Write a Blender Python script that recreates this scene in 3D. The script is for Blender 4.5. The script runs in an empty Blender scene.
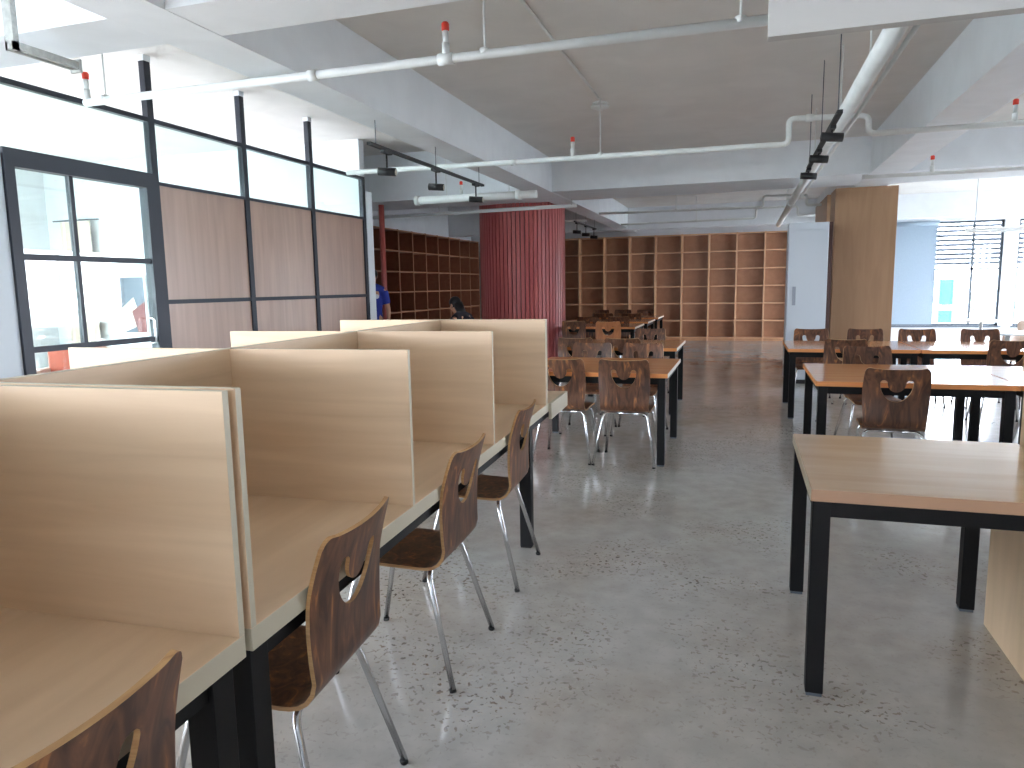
import bpy, bmesh, math, random
from math import sin, cos, pi, radians as R_
from mathutils import Vector, Matrix
from mathutils.geometry import delaunay_2d_cdt

S = bpy.context.scene
COL = S.collection
random.seed(4)

# ------------------------------------------------------------------ camera, sky, exposure
cam_d = bpy.data.cameras.new('camera')
cam = bpy.data.objects.new('camera', cam_d); COL.objects.link(cam); S.camera = cam
cam_d.sensor_fit = 'HORIZONTAL'; cam_d.sensor_width = 36.0
cam_d.lens = 717.0 / 1024 * 36.0
cam_d.clip_start = 0.02; cam_d.clip_end = 300
_yaw, _pit, _rol = R_(17.9), R_(-7.73), R_(-0.96)
_f = Vector((-sin(_yaw) * cos(_pit), cos(_yaw) * cos(_pit), sin(_pit)))
_r = Vector((cos(_yaw), sin(_yaw), 0)); _u = _r.cross(_f)
_r2 = cos(_rol) * _r + sin(_rol) * _u; _u2 = -sin(_rol) * _r + cos(_rol) * _u
cam.matrix_world = Matrix(((_r2.x, _u2.x, -_f.x, 0), (_r2.y, _u2.y, -_f.y, 0), (_r2.z, _u2.z, -_f.z, 1.446), (0, 0, 0, 1)))

W = bpy.data.worlds.new('sky'); S.world = W; W.use_nodes = True
_n = W.node_tree.nodes; _l = W.node_tree.links
_bg = _n['Background']
_tc = _n.new('ShaderNodeTexCoord'); _sx = _n.new('ShaderNodeSeparateXYZ'); _cr = _n.new('ShaderNodeValToRGB')
_l.new(_tc.outputs['Generated'], _sx.inputs[0]); _l.new(_sx.outputs['Z'], _cr.inputs[0]); _l.new(_cr.outputs[0], _bg.inputs[0])
_cr.color_ramp.elements[0].position = 0.0; _cr.color_ramp.elements[0].color = (0.89, 0.93, 1.04, 1)
_cr.color_ramp.elements[1].position = 0.7; _cr.color_ramp.elements[1].color = (0.82, 0.88, 1.04, 1)
_bg.inputs[1].default_value = 7.0

S.view_settings.view_transform = 'Standard'
S.view_settings.look = 'None'
S.view_settings.gamma = 1.0
S.view_settings.use_curve_mapping = False
S.view_settings.exposure = 2.08
S.cycles.max_bounces = 10; S.cycles.diffuse_bounces = 6; S.cycles.glossy_bounces = 5
S.cycles.transparent_max_bounces = 12
S.cycles.sample_clamp_indirect = 30.0
S.cycles.use_denoising = True

sun_d = bpy.data.lights.new('sun', 'SUN'); sun_d.energy = 5.0; sun_d.angle = R_(3); sun_d.color = (1.0, 0.985, 0.96)
sun = bpy.data.objects.new('sun', sun_d); COL.objects.link(sun); sun.rotation_euler = (0, R_(-44), R_(8))

def window_light(name, loc, size_x, size_y, rot):
    """daylight of the sky entering through a window opening (a light portal: it only guides the sky's own light)"""
    d = bpy.data.lights.new(name, 'AREA'); d.shape = 'RECTANGLE'; d.size = size_x; d.size_y = size_y
    d.cycles.is_portal = True
    o = bpy.data.objects.new(name, d); COL.objects.link(o); o.location = loc; o.rotation_euler = rot
    return o
# a portal faces into the room along its local -Z
window_light('daylight_back_window', (5.52, 19.28, 1.57), 4.8, 2.5, (R_(-90), 0, 0))
window_light('daylight_unseen_right_window_near', (7.98, 8.5, 1.6), 2.2, 3.0, (0, R_(90), 0))  # portal of an unseen window sized for its light
window_light('daylight_unseen_right_window_far', (7.98, 15.5, 1.6), 2.2, 6.0, (0, R_(90), 0))  # portal of an unseen window, widened to brighten the back of the hall
window_light('daylight_left_window', (-10.98, 2.05, 1.66), 3.05, 11.1, (0, R_(-90), 0))
window_light('daylight_added_rear_left_window', (-8.1, -3.98, 1.5), 4.9, 2.3, (R_(90), 0, 0))  # portal of the window added to brighten the near-left floor and beam
window_light('daylight_added_rear_window', (-0.7, -3.98, 1.57), 4.9, 0.44, (R_(90), 0, 0))  # portal of the low slit window added to light camera-facing panels

# ------------------------------------------------------------------ materials
def lin(c):
    return tuple(((v / 255) / 12.92 if v <= 10 else (((v / 255) + 0.055) / 1.055) ** 2.4) for v in c) + (1.0,)

def pbr(name, col, rough=0.5, metal=0.0, spec=0.5, coat=0.0):
    m = bpy.data.materials.new(name); m.use_nodes = True
    b = m.node_tree.nodes['Principled BSDF']
    b.inputs['Base Color'].default_value = lin(col); b.inputs['Roughness'].default_value = rough
    b.inputs['Metallic'].default_value = metal; b.inputs['Specular IOR Level'].default_value = spec
    b.inputs['Coat Weight'].default_value = coat
    return m

def tex_mat(name, c1, c2, stretch=(1, 1, 1), scale=6, rough=0.45, detail=6, spec=0.5, contrast=(0.35, 0.65), bump=0.0, c3=None,
            perobj=0.0, distort=0.6):
    """two-colour procedural grain in object space; stretch squeezes the noise along the grain"""
    m = pbr(name, c1, rough, spec=spec); nt = m.node_tree; N = nt.nodes; L = nt.links; b = N['Principled BSDF']
    tc = N.new('ShaderNodeTexCoord'); mp = N.new('ShaderNodeMapping'); mp.inputs['Scale'].default_value = stretch
    src = tc.outputs['Object']
    oi = N.new('ShaderNodeObjectInfo'); va = N.new('ShaderNodeVectorMath'); va.operation = 'SCALE'
    cv = N.new('ShaderNodeCombineXYZ')
    for k in range(3): L.new(oi.outputs['Random'], cv.inputs[k])
    va.inputs['Scale'].default_value = 13.0; L.new(cv.outputs[0], va.inputs[0])
    ad = N.new('ShaderNodeVectorMath'); L.new(src, ad.inputs[0]); L.new(va.outputs[0], ad.inputs[1])
    L.new(ad.outputs[0], mp.inputs[0])
    nz = N.new('ShaderNodeTexNoise'); nz.inputs['Scale'].default_value = scale; nz.inputs['Detail'].default_value = detail
    nz.inputs['Distortion'].default_value = distort; L.new(mp.outputs[0], nz.inputs['Vector'])
    cr = N.new('ShaderNodeValToRGB'); L.new(nz.outputs['Fac'], cr.inputs[0])
    e = cr.color_ramp.elements; e[0].position, e[1].position = contrast; e[0].color = lin(c1); e[1].color = lin(c2)
    if c3:
        x = e.new(min(0.98, contrast[1] + 0.12)); x.color = lin(c3)
    out = cr.outputs[0]
    if perobj:
        mx = N.new('ShaderNodeHueSaturation'); mr = N.new('ShaderNodeMapRange')
        mr.inputs['To Min'].default_value = 1 - perobj; mr.inputs['To Max'].default_value = 1 + perobj
        L.new(oi.outputs['Random'], mr.inputs['Value']); L.new(mr.outputs[0], mx.inputs['Value']); L.new(out, mx.inputs['Color']); out = mx.outputs[0]
    L.new(out, b.inputs['Base Color'])
    if bump:
        bp = N.new('ShaderNodeBump'); bp.inputs['Strength'].default_value = bump; bp.inputs['Distance'].default_value = 0.002
        L.new(nz.outputs['Fac'], bp.inputs['Height']); L.new(bp.outputs[0], b.inputs['Normal'])
    return m

def glass_mat(name, tint=(0.95, 0.965, 0.965), refl=0.07):
    m = bpy.data.materials.new(name); m.use_nodes = True; nt = m.node_tree; N = nt.nodes; L = nt.links
    for x in list(N):
        if x.type != 'OUTPUT_MATERIAL': N.remove(x)
    o = N['Material Output']; t = N.new('ShaderNodeBsdfTransparent'); g = N.new('ShaderNodeBsdfGlossy'); mx = N.new('ShaderNodeMixShader')
    lw = N.new('ShaderNodeLayerWeight'); lw.inputs['Blend'].default_value = 0.5
    pw = N.new('ShaderNodeMath'); pw.operation = 'POWER'; L.new(lw.outputs['Facing'], pw.inputs[0]); pw.inputs[1].default_value = 5.0
    fr = N.new('ShaderNodeMapRange'); L.new(pw.outputs[0], fr.inputs['Value']); fr.inputs['To Min'].default_value = refl; fr.inputs['To Max'].default_value = 0.8
    t.inputs[0].default_value = tint + (1,); g.inputs['Roughness'].default_value = 0.02
    L.new(fr.outputs[0], mx.inputs[0]); L.new(t.outputs[0], mx.inputs[1]); L.new(g.outputs[0], mx.inputs[2]); L.new(mx.outputs[0], o.inputs[0])
    return m

def floor_mat():
    m = pbr('polished_concrete', (140, 136, 130), 0.18, spec=0.55); nt = m.node_tree; N = nt.nodes; L = nt.links; b = N['Principled BSDF']
    tc = N.new('ShaderNodeTexCoord')
    def noise(scale, detail=4, dist=0.0):
        n = N.new('ShaderNodeTexNoise'); n.inputs['Scale'].default_value = scale; n.inputs['Detail'].default_value = detail
        n.inputs['Distortion'].default_value = dist; L.new(tc.outputs['Object'], n.inputs['Vector']); return n.outputs['Fac']
    def ramp(src, stops):
        r = N.new('ShaderNodeValToRGB'); L.new(src, r.inputs[0]); e = r.color_ramp.elements
        e[0].position, e[0].color = stops[0][0], lin(stops[0][1]); e[1].position, e[1].color = stops[1][0], lin(stops[1][1])
        for p, c in stops[2:]: x = e.new(p); x.color = lin(c)
        return r.outputs[0]
    def mix(a, c, f, mode='MIX'):
        x = N.new('ShaderNodeMix'); x.data_type = 'RGBA'; x.blend_type = mode
        if isinstance(f, float): x.inputs['Factor'].default_value = f
        else: L.new(f, x.inputs['Factor'])
        L.new(a, x.inputs['A']); L.new(c, x.inputs['B']); return x.outputs['Result']
    blot = ramp(noise(0.9, 5, 0.8), [(0.32, (192, 193, 191)), (0.5, (182, 180, 175)), (0.68, (166, 157, 146))])
    fine = ramp(noise(9, 6), [(0.35, (170, 167, 162)), (0.7, (202, 199, 194))])
    base = mix(blot, fine, 0.4)
    # exposed aggregate: dark, rusty and pale stones where the grinding went deeper
    deep = N.new('ShaderNodeMapRange'); L.new(noise(1.1, 4, 0.4), deep.inputs['Value'])
    deep.inputs['From Min'].default_value = 0.47; deep.inputs['From Max'].default_value = 0.66; deep.inputs['To Min'].default_value = 0.08
    def stones(src, lo, hi, amount):
        k = N.new('ShaderNodeMapRange'); L.new(src, k.inputs['Value']); k.inputs['From Min'].default_value = lo; k.inputs['From Max'].default_value = hi
        x = N.new('ShaderNodeMath'); x.operation = 'MULTIPLY'; L.new(k.outputs[0], x.inputs[0]); L.new(deep.outputs[0], x.inputs[1])
        y = N.new('ShaderNodeMath'); y.operation = 'MULTIPLY'; L.new(x.outputs[0], y.inputs[0]); y.inputs[1].default_value = amount
        return y.outputs[0]
    hue = ramp(noise(31, 2), [(0.40, (66, 58, 52)), (0.52, (98, 74, 58)), (0.62, (120, 92, 68))])
    pale = ramp(noise(23, 1), [(0.3, (206, 202, 192)), (0.7, (190, 180, 164))])
    c1_ = mix(base, pale, stones(noise(64, 2, 0.3), 0.58, 0.62, 0.55))
    c2_ = mix(c1_, hue, stones(noise(47, 3, 0.6), 0.585, 0.63, 0.9))
    L.new(c2_, b.inputs['Base Color'])
    rr = N.new('ShaderNodeMapRange'); L.new(noise(2.2, 4), rr.inputs['Value']); rr.inputs['To Min'].default_value = 0.10; rr.inputs['To Max'].default_value = 0.24
    b.inputs['Coat Weight'].default_value = 0.25; b.inputs['Coat Roughness'].default_value = 0.13
    L.new(rr.outputs[0], b.inputs['Roughness'])
    return m

M = {}
M['floor'] = floor_mat()
M['paint'] = tex_mat('white_paint', (228, 232, 236), (222, 226, 230), scale=3, rough=0.75)
M['fascia'] = pbr('grey_white_fascia', (196, 193, 190), 0.7)
M['slab'] = tex_mat('ceiling_paint', (220, 217, 213), (212, 209, 205), scale=2, rough=0.8)
M['oak_x'] = tex_mat('oak_laminate_x', (214, 186, 154), (228, 202, 171), (0.6, 5, 9), 2.2, 0.42, contrast=(0.3, 0.7))
M['oak_y'] = tex_mat('oak_laminate_y', (214, 186, 154), (228, 202, 171), (5, 0.6, 9), 2.2, 0.36, contrast=(0.3, 0.7))
M['oak_z'] = tex_mat('oak_laminate_z', (206, 180, 148), (220, 194, 162), (6, 6, 0.6), 2.2, 0.42, contrast=(0.3, 0.7))
M['edge'] = pbr('pale_edge_band', (198, 188, 166), 0.45)
M['oak_t'] = tex_mat('oak_table_top', (212, 178, 142), (224, 192, 158), (0.6, 5, 9), 2.2, 0.14, contrast=(0.3, 0.7))
M['tan_edge'] = pbr('tan_edge_band', (184, 146, 118), 0.45)
M['tab'] = tex_mat('table_laminate', (222, 152, 102), (232, 166, 114), (0.7, 7, 7), 2.0, 0.13, contrast=(0.3, 0.7))
M['tabedge'] = pbr('table_edge_band', (232, 150, 84), 0.4)
M['tabedge_w'] = pbr('table_end_band', (205, 196, 184), 0.4)
M['blackmetal'] = pbr('black_powder_coat', (13, 13, 15), 0.55, spec=0.25)
M['navy'] = pbr('dark_slate_frame', (32, 38, 50), 0.45)
M['chrome'] = pbr('satin_chrome', (205, 206, 208), 0.22, metal=1.0)
M['rubber'] = pbr('black_rubber', (20, 20, 20), 0.8)
M['chair'] = tex_mat('walnut_ply', (74, 48, 37), (118, 79, 57), (9, 9, 1.6), 2.4, 0.36, c3=(186, 122, 70), contrast=(0.36, 0.60), perobj=0.12, distort=1.4)
M['chair_o'] = tex_mat('amber_ply', (166, 104, 64), (190, 124, 80), (9, 9, 1.6), 2.0, 0.4)
M['ply_edge'] = tex_mat('bare_ply_edge', (196, 156, 108), (176, 134, 90), (2, 2, 30), 6, 0.55)
M['board'] = tex_mat('partition_board', (158, 124, 106), (176, 141, 121), (7, 7, 0.5), 2.0, 0.34, contrast=(0.3, 0.7), spec=1.0)
M['board'].node_tree.nodes['Principled BSDF'].inputs['IOR'].default_value = 1.6
M['shelf'] = tex_mat('shelf_board', (184, 134, 98), (196, 146, 108), (3, 3, 3), 3, 0.45)
M['shelf_back'] = tex_mat('shelf_back_panel', (182, 136, 104), (192, 146, 114), (2, 2, 2), 3, 0.5)
M['shelf_edge'] = pbr('shelf_edge', (216, 172, 134), 0.45)
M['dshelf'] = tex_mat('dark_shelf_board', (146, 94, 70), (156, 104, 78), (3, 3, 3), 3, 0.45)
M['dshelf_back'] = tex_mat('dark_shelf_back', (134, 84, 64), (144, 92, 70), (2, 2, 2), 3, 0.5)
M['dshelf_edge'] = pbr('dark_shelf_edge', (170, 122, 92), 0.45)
M['red'] = tex_mat('oxide_red_slats', (186, 92, 88), (174, 82, 80), (3, 3, 0.5), 2, 0.42)
M['redpole'] = pbr('red_pole_paint', (176, 86, 78), 0.4)
M['clad'] = tex_mat('brown_column_panel', (150, 116, 86), (160, 125, 94), (5, 5, 0.6), 2, 0.45)
M['clad_d'] = pbr('dark_shadow_gap', (70, 42, 36), 0.6)
M['cab'] = pbr('pale_grey_steel', (198, 205, 212), 0.4)
M['cab_h'] = pbr('grey_plastic_pull', (152, 158, 170), 0.5)
M['pipe'] = tex_mat('white_pipe_paint', (222, 224, 222), (212, 214, 212), scale=4, rough=0.45)
M['redcap'] = pbr('red_plastic_cap', (226, 62, 40), 0.45)
M['galv'] = tex_mat('galvanised_steel', (150, 154, 150), (170, 172, 168), scale=30, rough=0.4)
M['black'] = pbr('matt_black', (22, 22, 24), 0.55)
M['lens'] = pbr('spot_lens', (210, 205, 190), 0.2)
M['glass'] = glass_mat('clear_glass')
M['glass_g'] = glass_mat('greenish_partition_glass', (0.86, 0.93, 0.91))
M['blind'] = tex_mat('grey_blind_fabric', (150, 166, 180), (156, 172, 186), scale=60, rough=0.9)
M['alu'] = pbr('grey_window_frame', (84, 92, 100), 0.5)
M['louvre'] = pbr('grey_louvre', (70, 78, 92), 0.6)
M['curtain'] = tex_mat('beige_curtain', (214, 200, 186), (226, 214, 200), (8, 8, 0.3), 2, 0.9)
M['ground'] = tex_mat('outdoor_paving', (150, 155, 150), (170, 172, 168), scale=1, rough=0.9)
M['leaf'] = tex_mat('hedge_leaves', (150, 168, 140), (178, 190, 164), scale=6, rough=0.8)
M['teal'] = pbr('teal_panel', (40, 190, 205), 0.6)
M['skin'] = pbr('skin', (196, 146, 118), 0.55)
M['hair'] = pbr('black_hair', (22, 20, 22), 0.4)
M['bluecloth'] = pbr('blue_cotton', (44, 58, 150), 0.85)
M['darkcloth'] = pbr('dark_cotton', (34, 32, 40), 0.85)
M['whitecloth'] = pbr('white_cotton', (220, 220, 224), 0.8)
M['cream'] = pbr('cream_upholstery', (222, 204, 190), 0.7)
M['whitetop'] = pbr('white_gloss_top', (226, 228, 228), 0.2)
M['redseat'] = pbr('red_brown_upholstery', (176, 84, 60), 0.6)
M['poster_red'] = pbr('poster_red', (120, 60, 56), 0.5)
M['bronze'] = pbr('poster_grey', (96, 106, 118), 0.5)

# ------------------------------------------------------------------ mesh helpers
class MB:
    def __init__(s): s.bm = bmesh.new()
    def box(s, x0, x1, y0, y1, z0, z1, mi=0, edge=None, thin=None):
        """edge: material slot for the faces NOT facing the thin axis (0,1,2)"""
        v = [s.bm.verts.new(p) for p in ((x0, y0, z0), (x1, y0, z0), (x1, y1, z0), (x0, y1, z0), (x0, y0, z1), (x1, y0, z1), (x1, y1, z1), (x0, y1, z1))]
        for idx, ax in (((0, 3, 2, 1), 2), ((4, 5, 6, 7), 2), ((0, 1, 5, 4), 1), ((2, 3, 7, 6), 1), ((1, 2, 6, 5), 0), ((3, 0, 4, 7), 0)):
            f = s.bm.faces.new([v[i] for i in idx]); f.material_index = mi if (edge is None or ax == thin) else edge
        return s
    def tube(s, pts, r, seg=10, mi=0, caps=True):
        pts = [Vector(p) for p in pts]; n = len(pts); rings = []
        t0 = (pts[1] - pts[0]).normalized()
        a = t0.orthogonal().normalized()
        for i, p in enumerate(pts):
            if i == 0: t = t0
            elif i == n - 1: t = (pts[-1] - pts[-2]).normalized()
            else: t = ((pts[i] - pts[i - 1]).normalized() + (pts[i + 1] - pts[i]).normalized()).normalized()
            a = (a - t * a.dot(t)).normalized(); b = t.cross(a)
            rr = r[i] if isinstance(r, (list, tuple)) else r
            rings.append([s.bm.verts.new(p + (a * cos(2 * pi * k / seg) + b * sin(2 * pi * k / seg)) * rr) for k in range(seg)])
        for i in range(n - 1):
            for k in range(seg):
                f = s.bm.faces.new((rings[i][k], rings[i][(k + 1) % seg], rings[i + 1][(k + 1) % seg], rings[i + 1][k])); f.smooth = True; f.material_index = mi
        if caps:
            f = s.bm.faces.new(rings[0][::-1]); f.material_index = mi
            f = s.bm.faces.new(rings[-1]); f.material_index = mi
        return s
    def lathe(s, prof, c=(0, 0, 0), seg=24, mi=0, smooth=True):
        """profile (r, z) about the vertical axis through c"""
        rings = []
        for r, z in prof:
            rings.append([s.bm.verts.new((c[0] + max(r, 1e-4) * cos(2 * pi * k / seg), c[1] + max(r, 1e-4) * sin(2 * pi * k / seg), c[2] + z)) for k in range(seg)])
        for i in range(len(rings) - 1):
            for k in range(seg):
                f = s.bm.faces.new((rings[i][k], rings[i][(k + 1) % seg], rings[i + 1][(k + 1) % seg], rings[i + 1][k])); f.smooth = smooth; f.material_index = mi
        f = s.bm.faces.new(rings[0][::-1]); f.material_index = mi
        f = s.bm.faces.new(rings[-1]); f.material_index = mi
        return s
    def prism(s, poly, z0, z1, mi=0, axis='z'):
        def P(a, b, c):
            return {'z': (a, b, c), 'y': (a, c, b), 'x': (c, a, b)}[axis]
        lo = [s.bm.verts.new(P(a, b, z0)) for a, b in poly]; hi = [s.bm.verts.new(P(a, b, z1)) for a, b in poly]
        n = len(poly)
        for i in range(n): s.bm.faces.new((lo[i], lo[(i + 1) % n], hi[(i + 1) % n], hi[i])).material_index = mi
        s.bm.faces.new(lo[::-1]).material_index = mi; s.bm.faces.new(hi).material_index = mi
        return s
    def ellipsoid(s, c, r, seg=16, rings=10, mi=0):
        c = Vector(c); vs = []
        for i in range(1, rings):
            th = pi * i / rings
            vs.append([s.bm.verts.new((c.x + r[0] * sin(th) * cos(2 * pi * k / seg), c.y + r[1] * sin(th) * sin(2 * pi * k / seg), c.z + r[2] * cos(th))) for k in range(seg)])
        top = s.bm.verts.new((c.x, c.y, c.z + r[2])); bot = s.bm.verts.new((c.x, c.y, c.z - r[2]))
        for i in range(len(vs) - 1):
            for k in range(seg):
                f = s.bm.faces.new((vs[i][k], vs[i + 1][k], vs[i + 1][(k + 1) % seg], vs[i][(k + 1) % seg])); f.smooth = True; f.material_index = mi
        for k in range(seg):
            f = s.bm.faces.new((top, vs[0][k], vs[0][(k + 1) % seg])); f.smooth = True; f.material_index = mi
            f = s.bm.faces.new((bot, vs[-1][(k + 1) % seg], vs[-1][k])); f.smooth = True; f.material_index = mi
        return s
    def build(s, name, mats, parent=None, bevel=0.0, loc=None):
        bmesh.ops.recalc_face_normals(s.bm, faces=s.bm.faces)
        me = bpy.data.meshes.new(name); s.bm.to_mesh(me); s.bm.free()
        if not isinstance(mats, (list, tuple)): mats = [mats]
        for m in mats: me.materials.append(M[m] if isinstance(m, str) else m)
        o = bpy.data.objects.new(name, me); COL.objects.link(o)
        if parent: o.parent = parent
        if loc: o.location = loc
        if bevel:
            b = o.modifiers.new('bevel', 'BEVEL'); b.width = bevel; b.segments = 2; b.limit_method = 'ANGLE'; b.angle_limit = R_(50)
        return o

def fillet(pts, rad, n=5):
    pts = [Vector(p) for p in pts]; out = [pts[0]]
    for i in range(1, len(pts) - 1):
        a, p, b = pts[i - 1], pts[i], pts[i + 1]
        d1 = (a - p); d2 = (b - p); k = min(rad, d1.length * 0.49, d2.length * 0.49)
        q1 = p + d1.normalized() * k; q2 = p + d2.normalized() * k
        for j in range(n + 1):
            t = j / n; out.append(q1 * (1 - t) ** 2 + p * 2 * t * (1 - t) + q2 * t * t)
    out.append(pts[-1]); return out

def tag(o, label=None, cat=None, group=None, kind=None):
    if label: o['label'] = label
    if cat: o['category'] = cat
    if group: o['group'] = group
    if kind: o['kind'] = kind
    return o
def struct(o):
    o['kind'] = 'structure'; return o
def empty(name, loc=(0, 0, 0), rz=0.0):
    o = bpy.data.objects.new(name, None); COL.objects.link(o); o.location = loc; o.rotation_euler = (0, 0, rz); o.empty_display_size = 0.1
    return o
def kids(o): return [x for x in bpy.data.objects if x.parent == o]
def copy_tree(o, parent=None):
    c = o.copy(); COL.objects.link(c)
    if parent: c.parent = parent
    for ch in kids(o): copy_tree(ch, c)
    return c
def bake(o):
    dg = bpy.context.evaluated_depsgraph_get(); dg.update()
    me = bpy.data.meshes.new_from_object(o.evaluated_get(dg)); old = o.data
    o.modifiers.clear(); o.data = me; me.name = o.name
    bpy.data.meshes.remove(old); return o

# ------------------------------------------------------------------ the room shell
SL, SR, BS = 3.52, 3.27, 2.80      # left bay ceiling, main ceiling, beam soffit
XP = -5.1                          # glazed partition plane
struct(MB().box(-11.2, 8.2, -4.2, 19.6, -0.15, 0.0).build('floor', 'floor'))
cl = MB(); cl.box(-2.9, 8.2, -4.2, 19.6, SR, SR + 0.5); cl.box(-11.2, -2.9, -4.2, 19.6, SL, SL + 0.25)
struct(cl.build('ceiling', 'slab'))
# outer walls (right and left walls carry the window openings)
struct(MB().box(-7.5, 2.9, 19.25, 19.45, 0, 3.6).box(2.9, 8.2, 19.25, 19.45, 2.78, 3.6).box(2.9, 8.2, 19.25, 19.45, 0, 0.36)
       .box(2.9, 3.15, 19.25, 19.45, 0.36, 2.78).box(5.62, 5.9, 19.25, 19.45, 0.36, 2.78).box(7.9, 8.2, 19.25, 19.45, 0.36, 2.78).build('wall_back', 'paint'))
wr = MB(); wr.box(8.0, 8.2, -4.2, 19.25, 0, 0.5).box(8.0, 8.2, -4.2, 19.25, 2.7, 3.6)
for y0, y1 in ((-4.2, 7.0), (10.0, 12.5), (18.5, 19.25)): wr.box(8.0, 8.2, y0, y1, 0.5, 2.7)
struct(wr.build('wall_right', 'paint'))
RX0, RX1, RZ0, RZ1 = -3.2, 1.8, 1.30, 1.84                # added rear window opening, height tuned for light on the desk dividers
struct(MB().box(-11.2, 8.2, -4.2, -4.0, 0, 0.3).box(-11.2, 8.2, -4.2, -4.0, 2.7, 3.6).box(-5.6, 8.2, -4.2, -4.0, 0.3, RZ0).box(-5.6, 8.2, -4.2, -4.0, RZ1, 2.7).box(-11.2, -10.6, -4.2, -4.0, 0.3, RZ0).box(-11.2, -10.6, -4.2, -4.0, RZ1, 2.7).box(-11.2, -10.6, -4.2, -4.0, RZ0, RZ1).box(-5.6, RX0, -4.2, -4.0, RZ0, RZ1).box(RX1, 8.2, -4.2, -4.0, RZ0, RZ1).build('wall_front', 'paint'))
wl = MB(); wl.box(-11.2, -11.0, -4.2, 9.2, 0, 0.12).box(-11.2, -11.0, -4.2, 9.2, 3.2, 3.6).box(-11.2, -11.0, -4.2, -3.5, 0.12, 3.2).box(-11.2, -11.0, 7.6, 9.4, 0.12, 3.2)
struct(wl.build('wall_left_outer', 'paint'))
struct(MB().box(-11.2, XP - 0.06, 9.2, 9.34, 0, 3.55).build('wall_left_end', 'paint'))
struct(MB().box(-7.5, -7.35, 9.34, 19.25, 0, 3.6).build('wall_left_far', 'paint'))
# solid stretch of the partition beside the glazed door
struct(MB().box(XP - 0.05, XP + 0.02, 3.1, 3.93, 0, 2.46).build('wall_left_near', 'cab'))

# ceiling beams
BEAMS = [('trim_1', (-3.05, -2.70, -4.0, 19.25, BS, 3.6)), ('trim_2', (1.50, 1.93, -4.0, 19.25, BS + 0.002, 3.4)),
         ('trim_3', (-11.0, 8.0, 3.0, 3.4, BS + 0.004, 3.6)), ('trim_4', (-7.35, 8.0, 10.4, 11.6, BS + 0.006, 3.6)), ('trim_5', (-7.35, 8.0, 17.6, 18.0, 2.76, 3.6))]
for nm, b in BEAMS: struct(MB().box(*b).build(nm, 'paint'))
# white fascia that drops below the near beam on the right
struct(MB().box(0.062, 5.0, 3.0, 3.06, 2.357, 2.80).build('trim_6', 'fascia'))

# brown panelled column and its reveal
colm = empty('panelled_column', (1.665, 12.05, 0))
tag(colm, 'square brown wood panelled column under the ceiling beam', 'column', kind='thing')
MB().box(-0.38, 0.38, -0.25, 0.30, 0, BS - 0.004).build('core', 'paint', colm)
MB().box(-0.415, 0.415, -0.285, -0.25, 0, BS - 0.002).build('front_panel', 'clad', colm, 0.004)
MB().box(-0.415, -0.38, -0.25, 0.33, 0, BS - 0.002).build('side_panel', 'clad', colm, 0.004)
MB().box(0.38, 0.415, -0.25, 0.33, 0, BS - 0.002).build('side_panel', 'clad', colm, 0.004)
struct(MB().box(1.22, 1.30, 12.6, 14.6, 0, BS).build('wall_right_far', 'clad'))

# red slatted round column
rc = empty('red_slatted_column', (-3.72, 12.25, 0))
tag(rc, 'round column wrapped in oxide red vertical slats near the bookcases', 'column', kind='thing')
MB().lathe([(0.70, 0), (0.70, 3.5)], seg=48).build('core', 'clad_d', rc)
sl = MB(); NS = 64
for k in range(NS):
    a = 2 * pi * k / NS; ca, sa = cos(a), sin(a)
    w, r0, r1 = 0.029, 0.70, 0.745
    q = [(r0 * ca - w * sa, r0 * sa + w * ca), (r0 * ca + w * sa, r0 * sa - w * ca), (r1 * ca + w * sa, r1 * sa - w * ca), (r1 * ca - w * sa, r1 * sa + w * ca)]
    sl.prism(q, 0.02, 3.5)
sl.build('slats', 'red', rc)
# thin red pole
rp = tag(empty('red_pole', (-5.66, 10.75, 0)), 'thin red round pole standing past the end of the glazed partition', 'pole')
MB().tube([(0, 0, 0), (0, 0, BS)], 0.045, 16).build('shaft', 'redpole', rp)
MB().lathe([(0.08, 0), (0.08, 0.012), (0.05, 0.02)], seg=20).build('base_plate', 'redpole', rp)

# ------------------------------------------------------------------ glazed partition with the door
def sy(y): return y * 1.02
def sz(z): return (z - 1.446) * 1.02 + 1.446
pt = struct(empty('wall_left', (XP, 0, 0)))
Y0, YD, Y1, Y2, Y3 = 3.98, 5.36, 6.62, 7.87, 9.15        # posts
ZR, ZT, ZM = sz(2.96), sz(2.42), sz(1.36)
for y in (YD, Y1, Y2): MB().box(-0.03, 0.03, y - 0.035, y + 0.035, 0.0, SL - 0.05).build('post', 'navy', pt)
for y in (YD, Y1, Y2): MB().box(-0.035, 0.035, y - 0.04, y + 0.04, SL - 0.05, SL).build('post_cap', 'paint', pt)
MB().box(-0.03, 0.03, Y3 - 0.05, Y3 + 0.02, 0.0, ZR).build('post', 'navy', pt)
MB().box(-0.04, 0.04, Y3 + 0.02, Y3 + 0.19, 0.0, BS).build('end_jamb', 'paint', pt)
MB().box(-0.027, 0.027, 3.1, Y3, ZR - 0.04, ZR).build('rail', 'navy', pt)
MB().box(-0.027, 0.027, YD, Y3, ZT - 0.03, ZT).build('rail', 'navy', pt)
MB().box(-0.027, 0.027, YD, Y3, ZM - 0.02, ZM + 0.02).build('rail', 'navy', pt)
MB().box(-0.027, 0.027, YD, Y3, 0.0, 0.08).build('rail', 'navy', pt)
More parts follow.
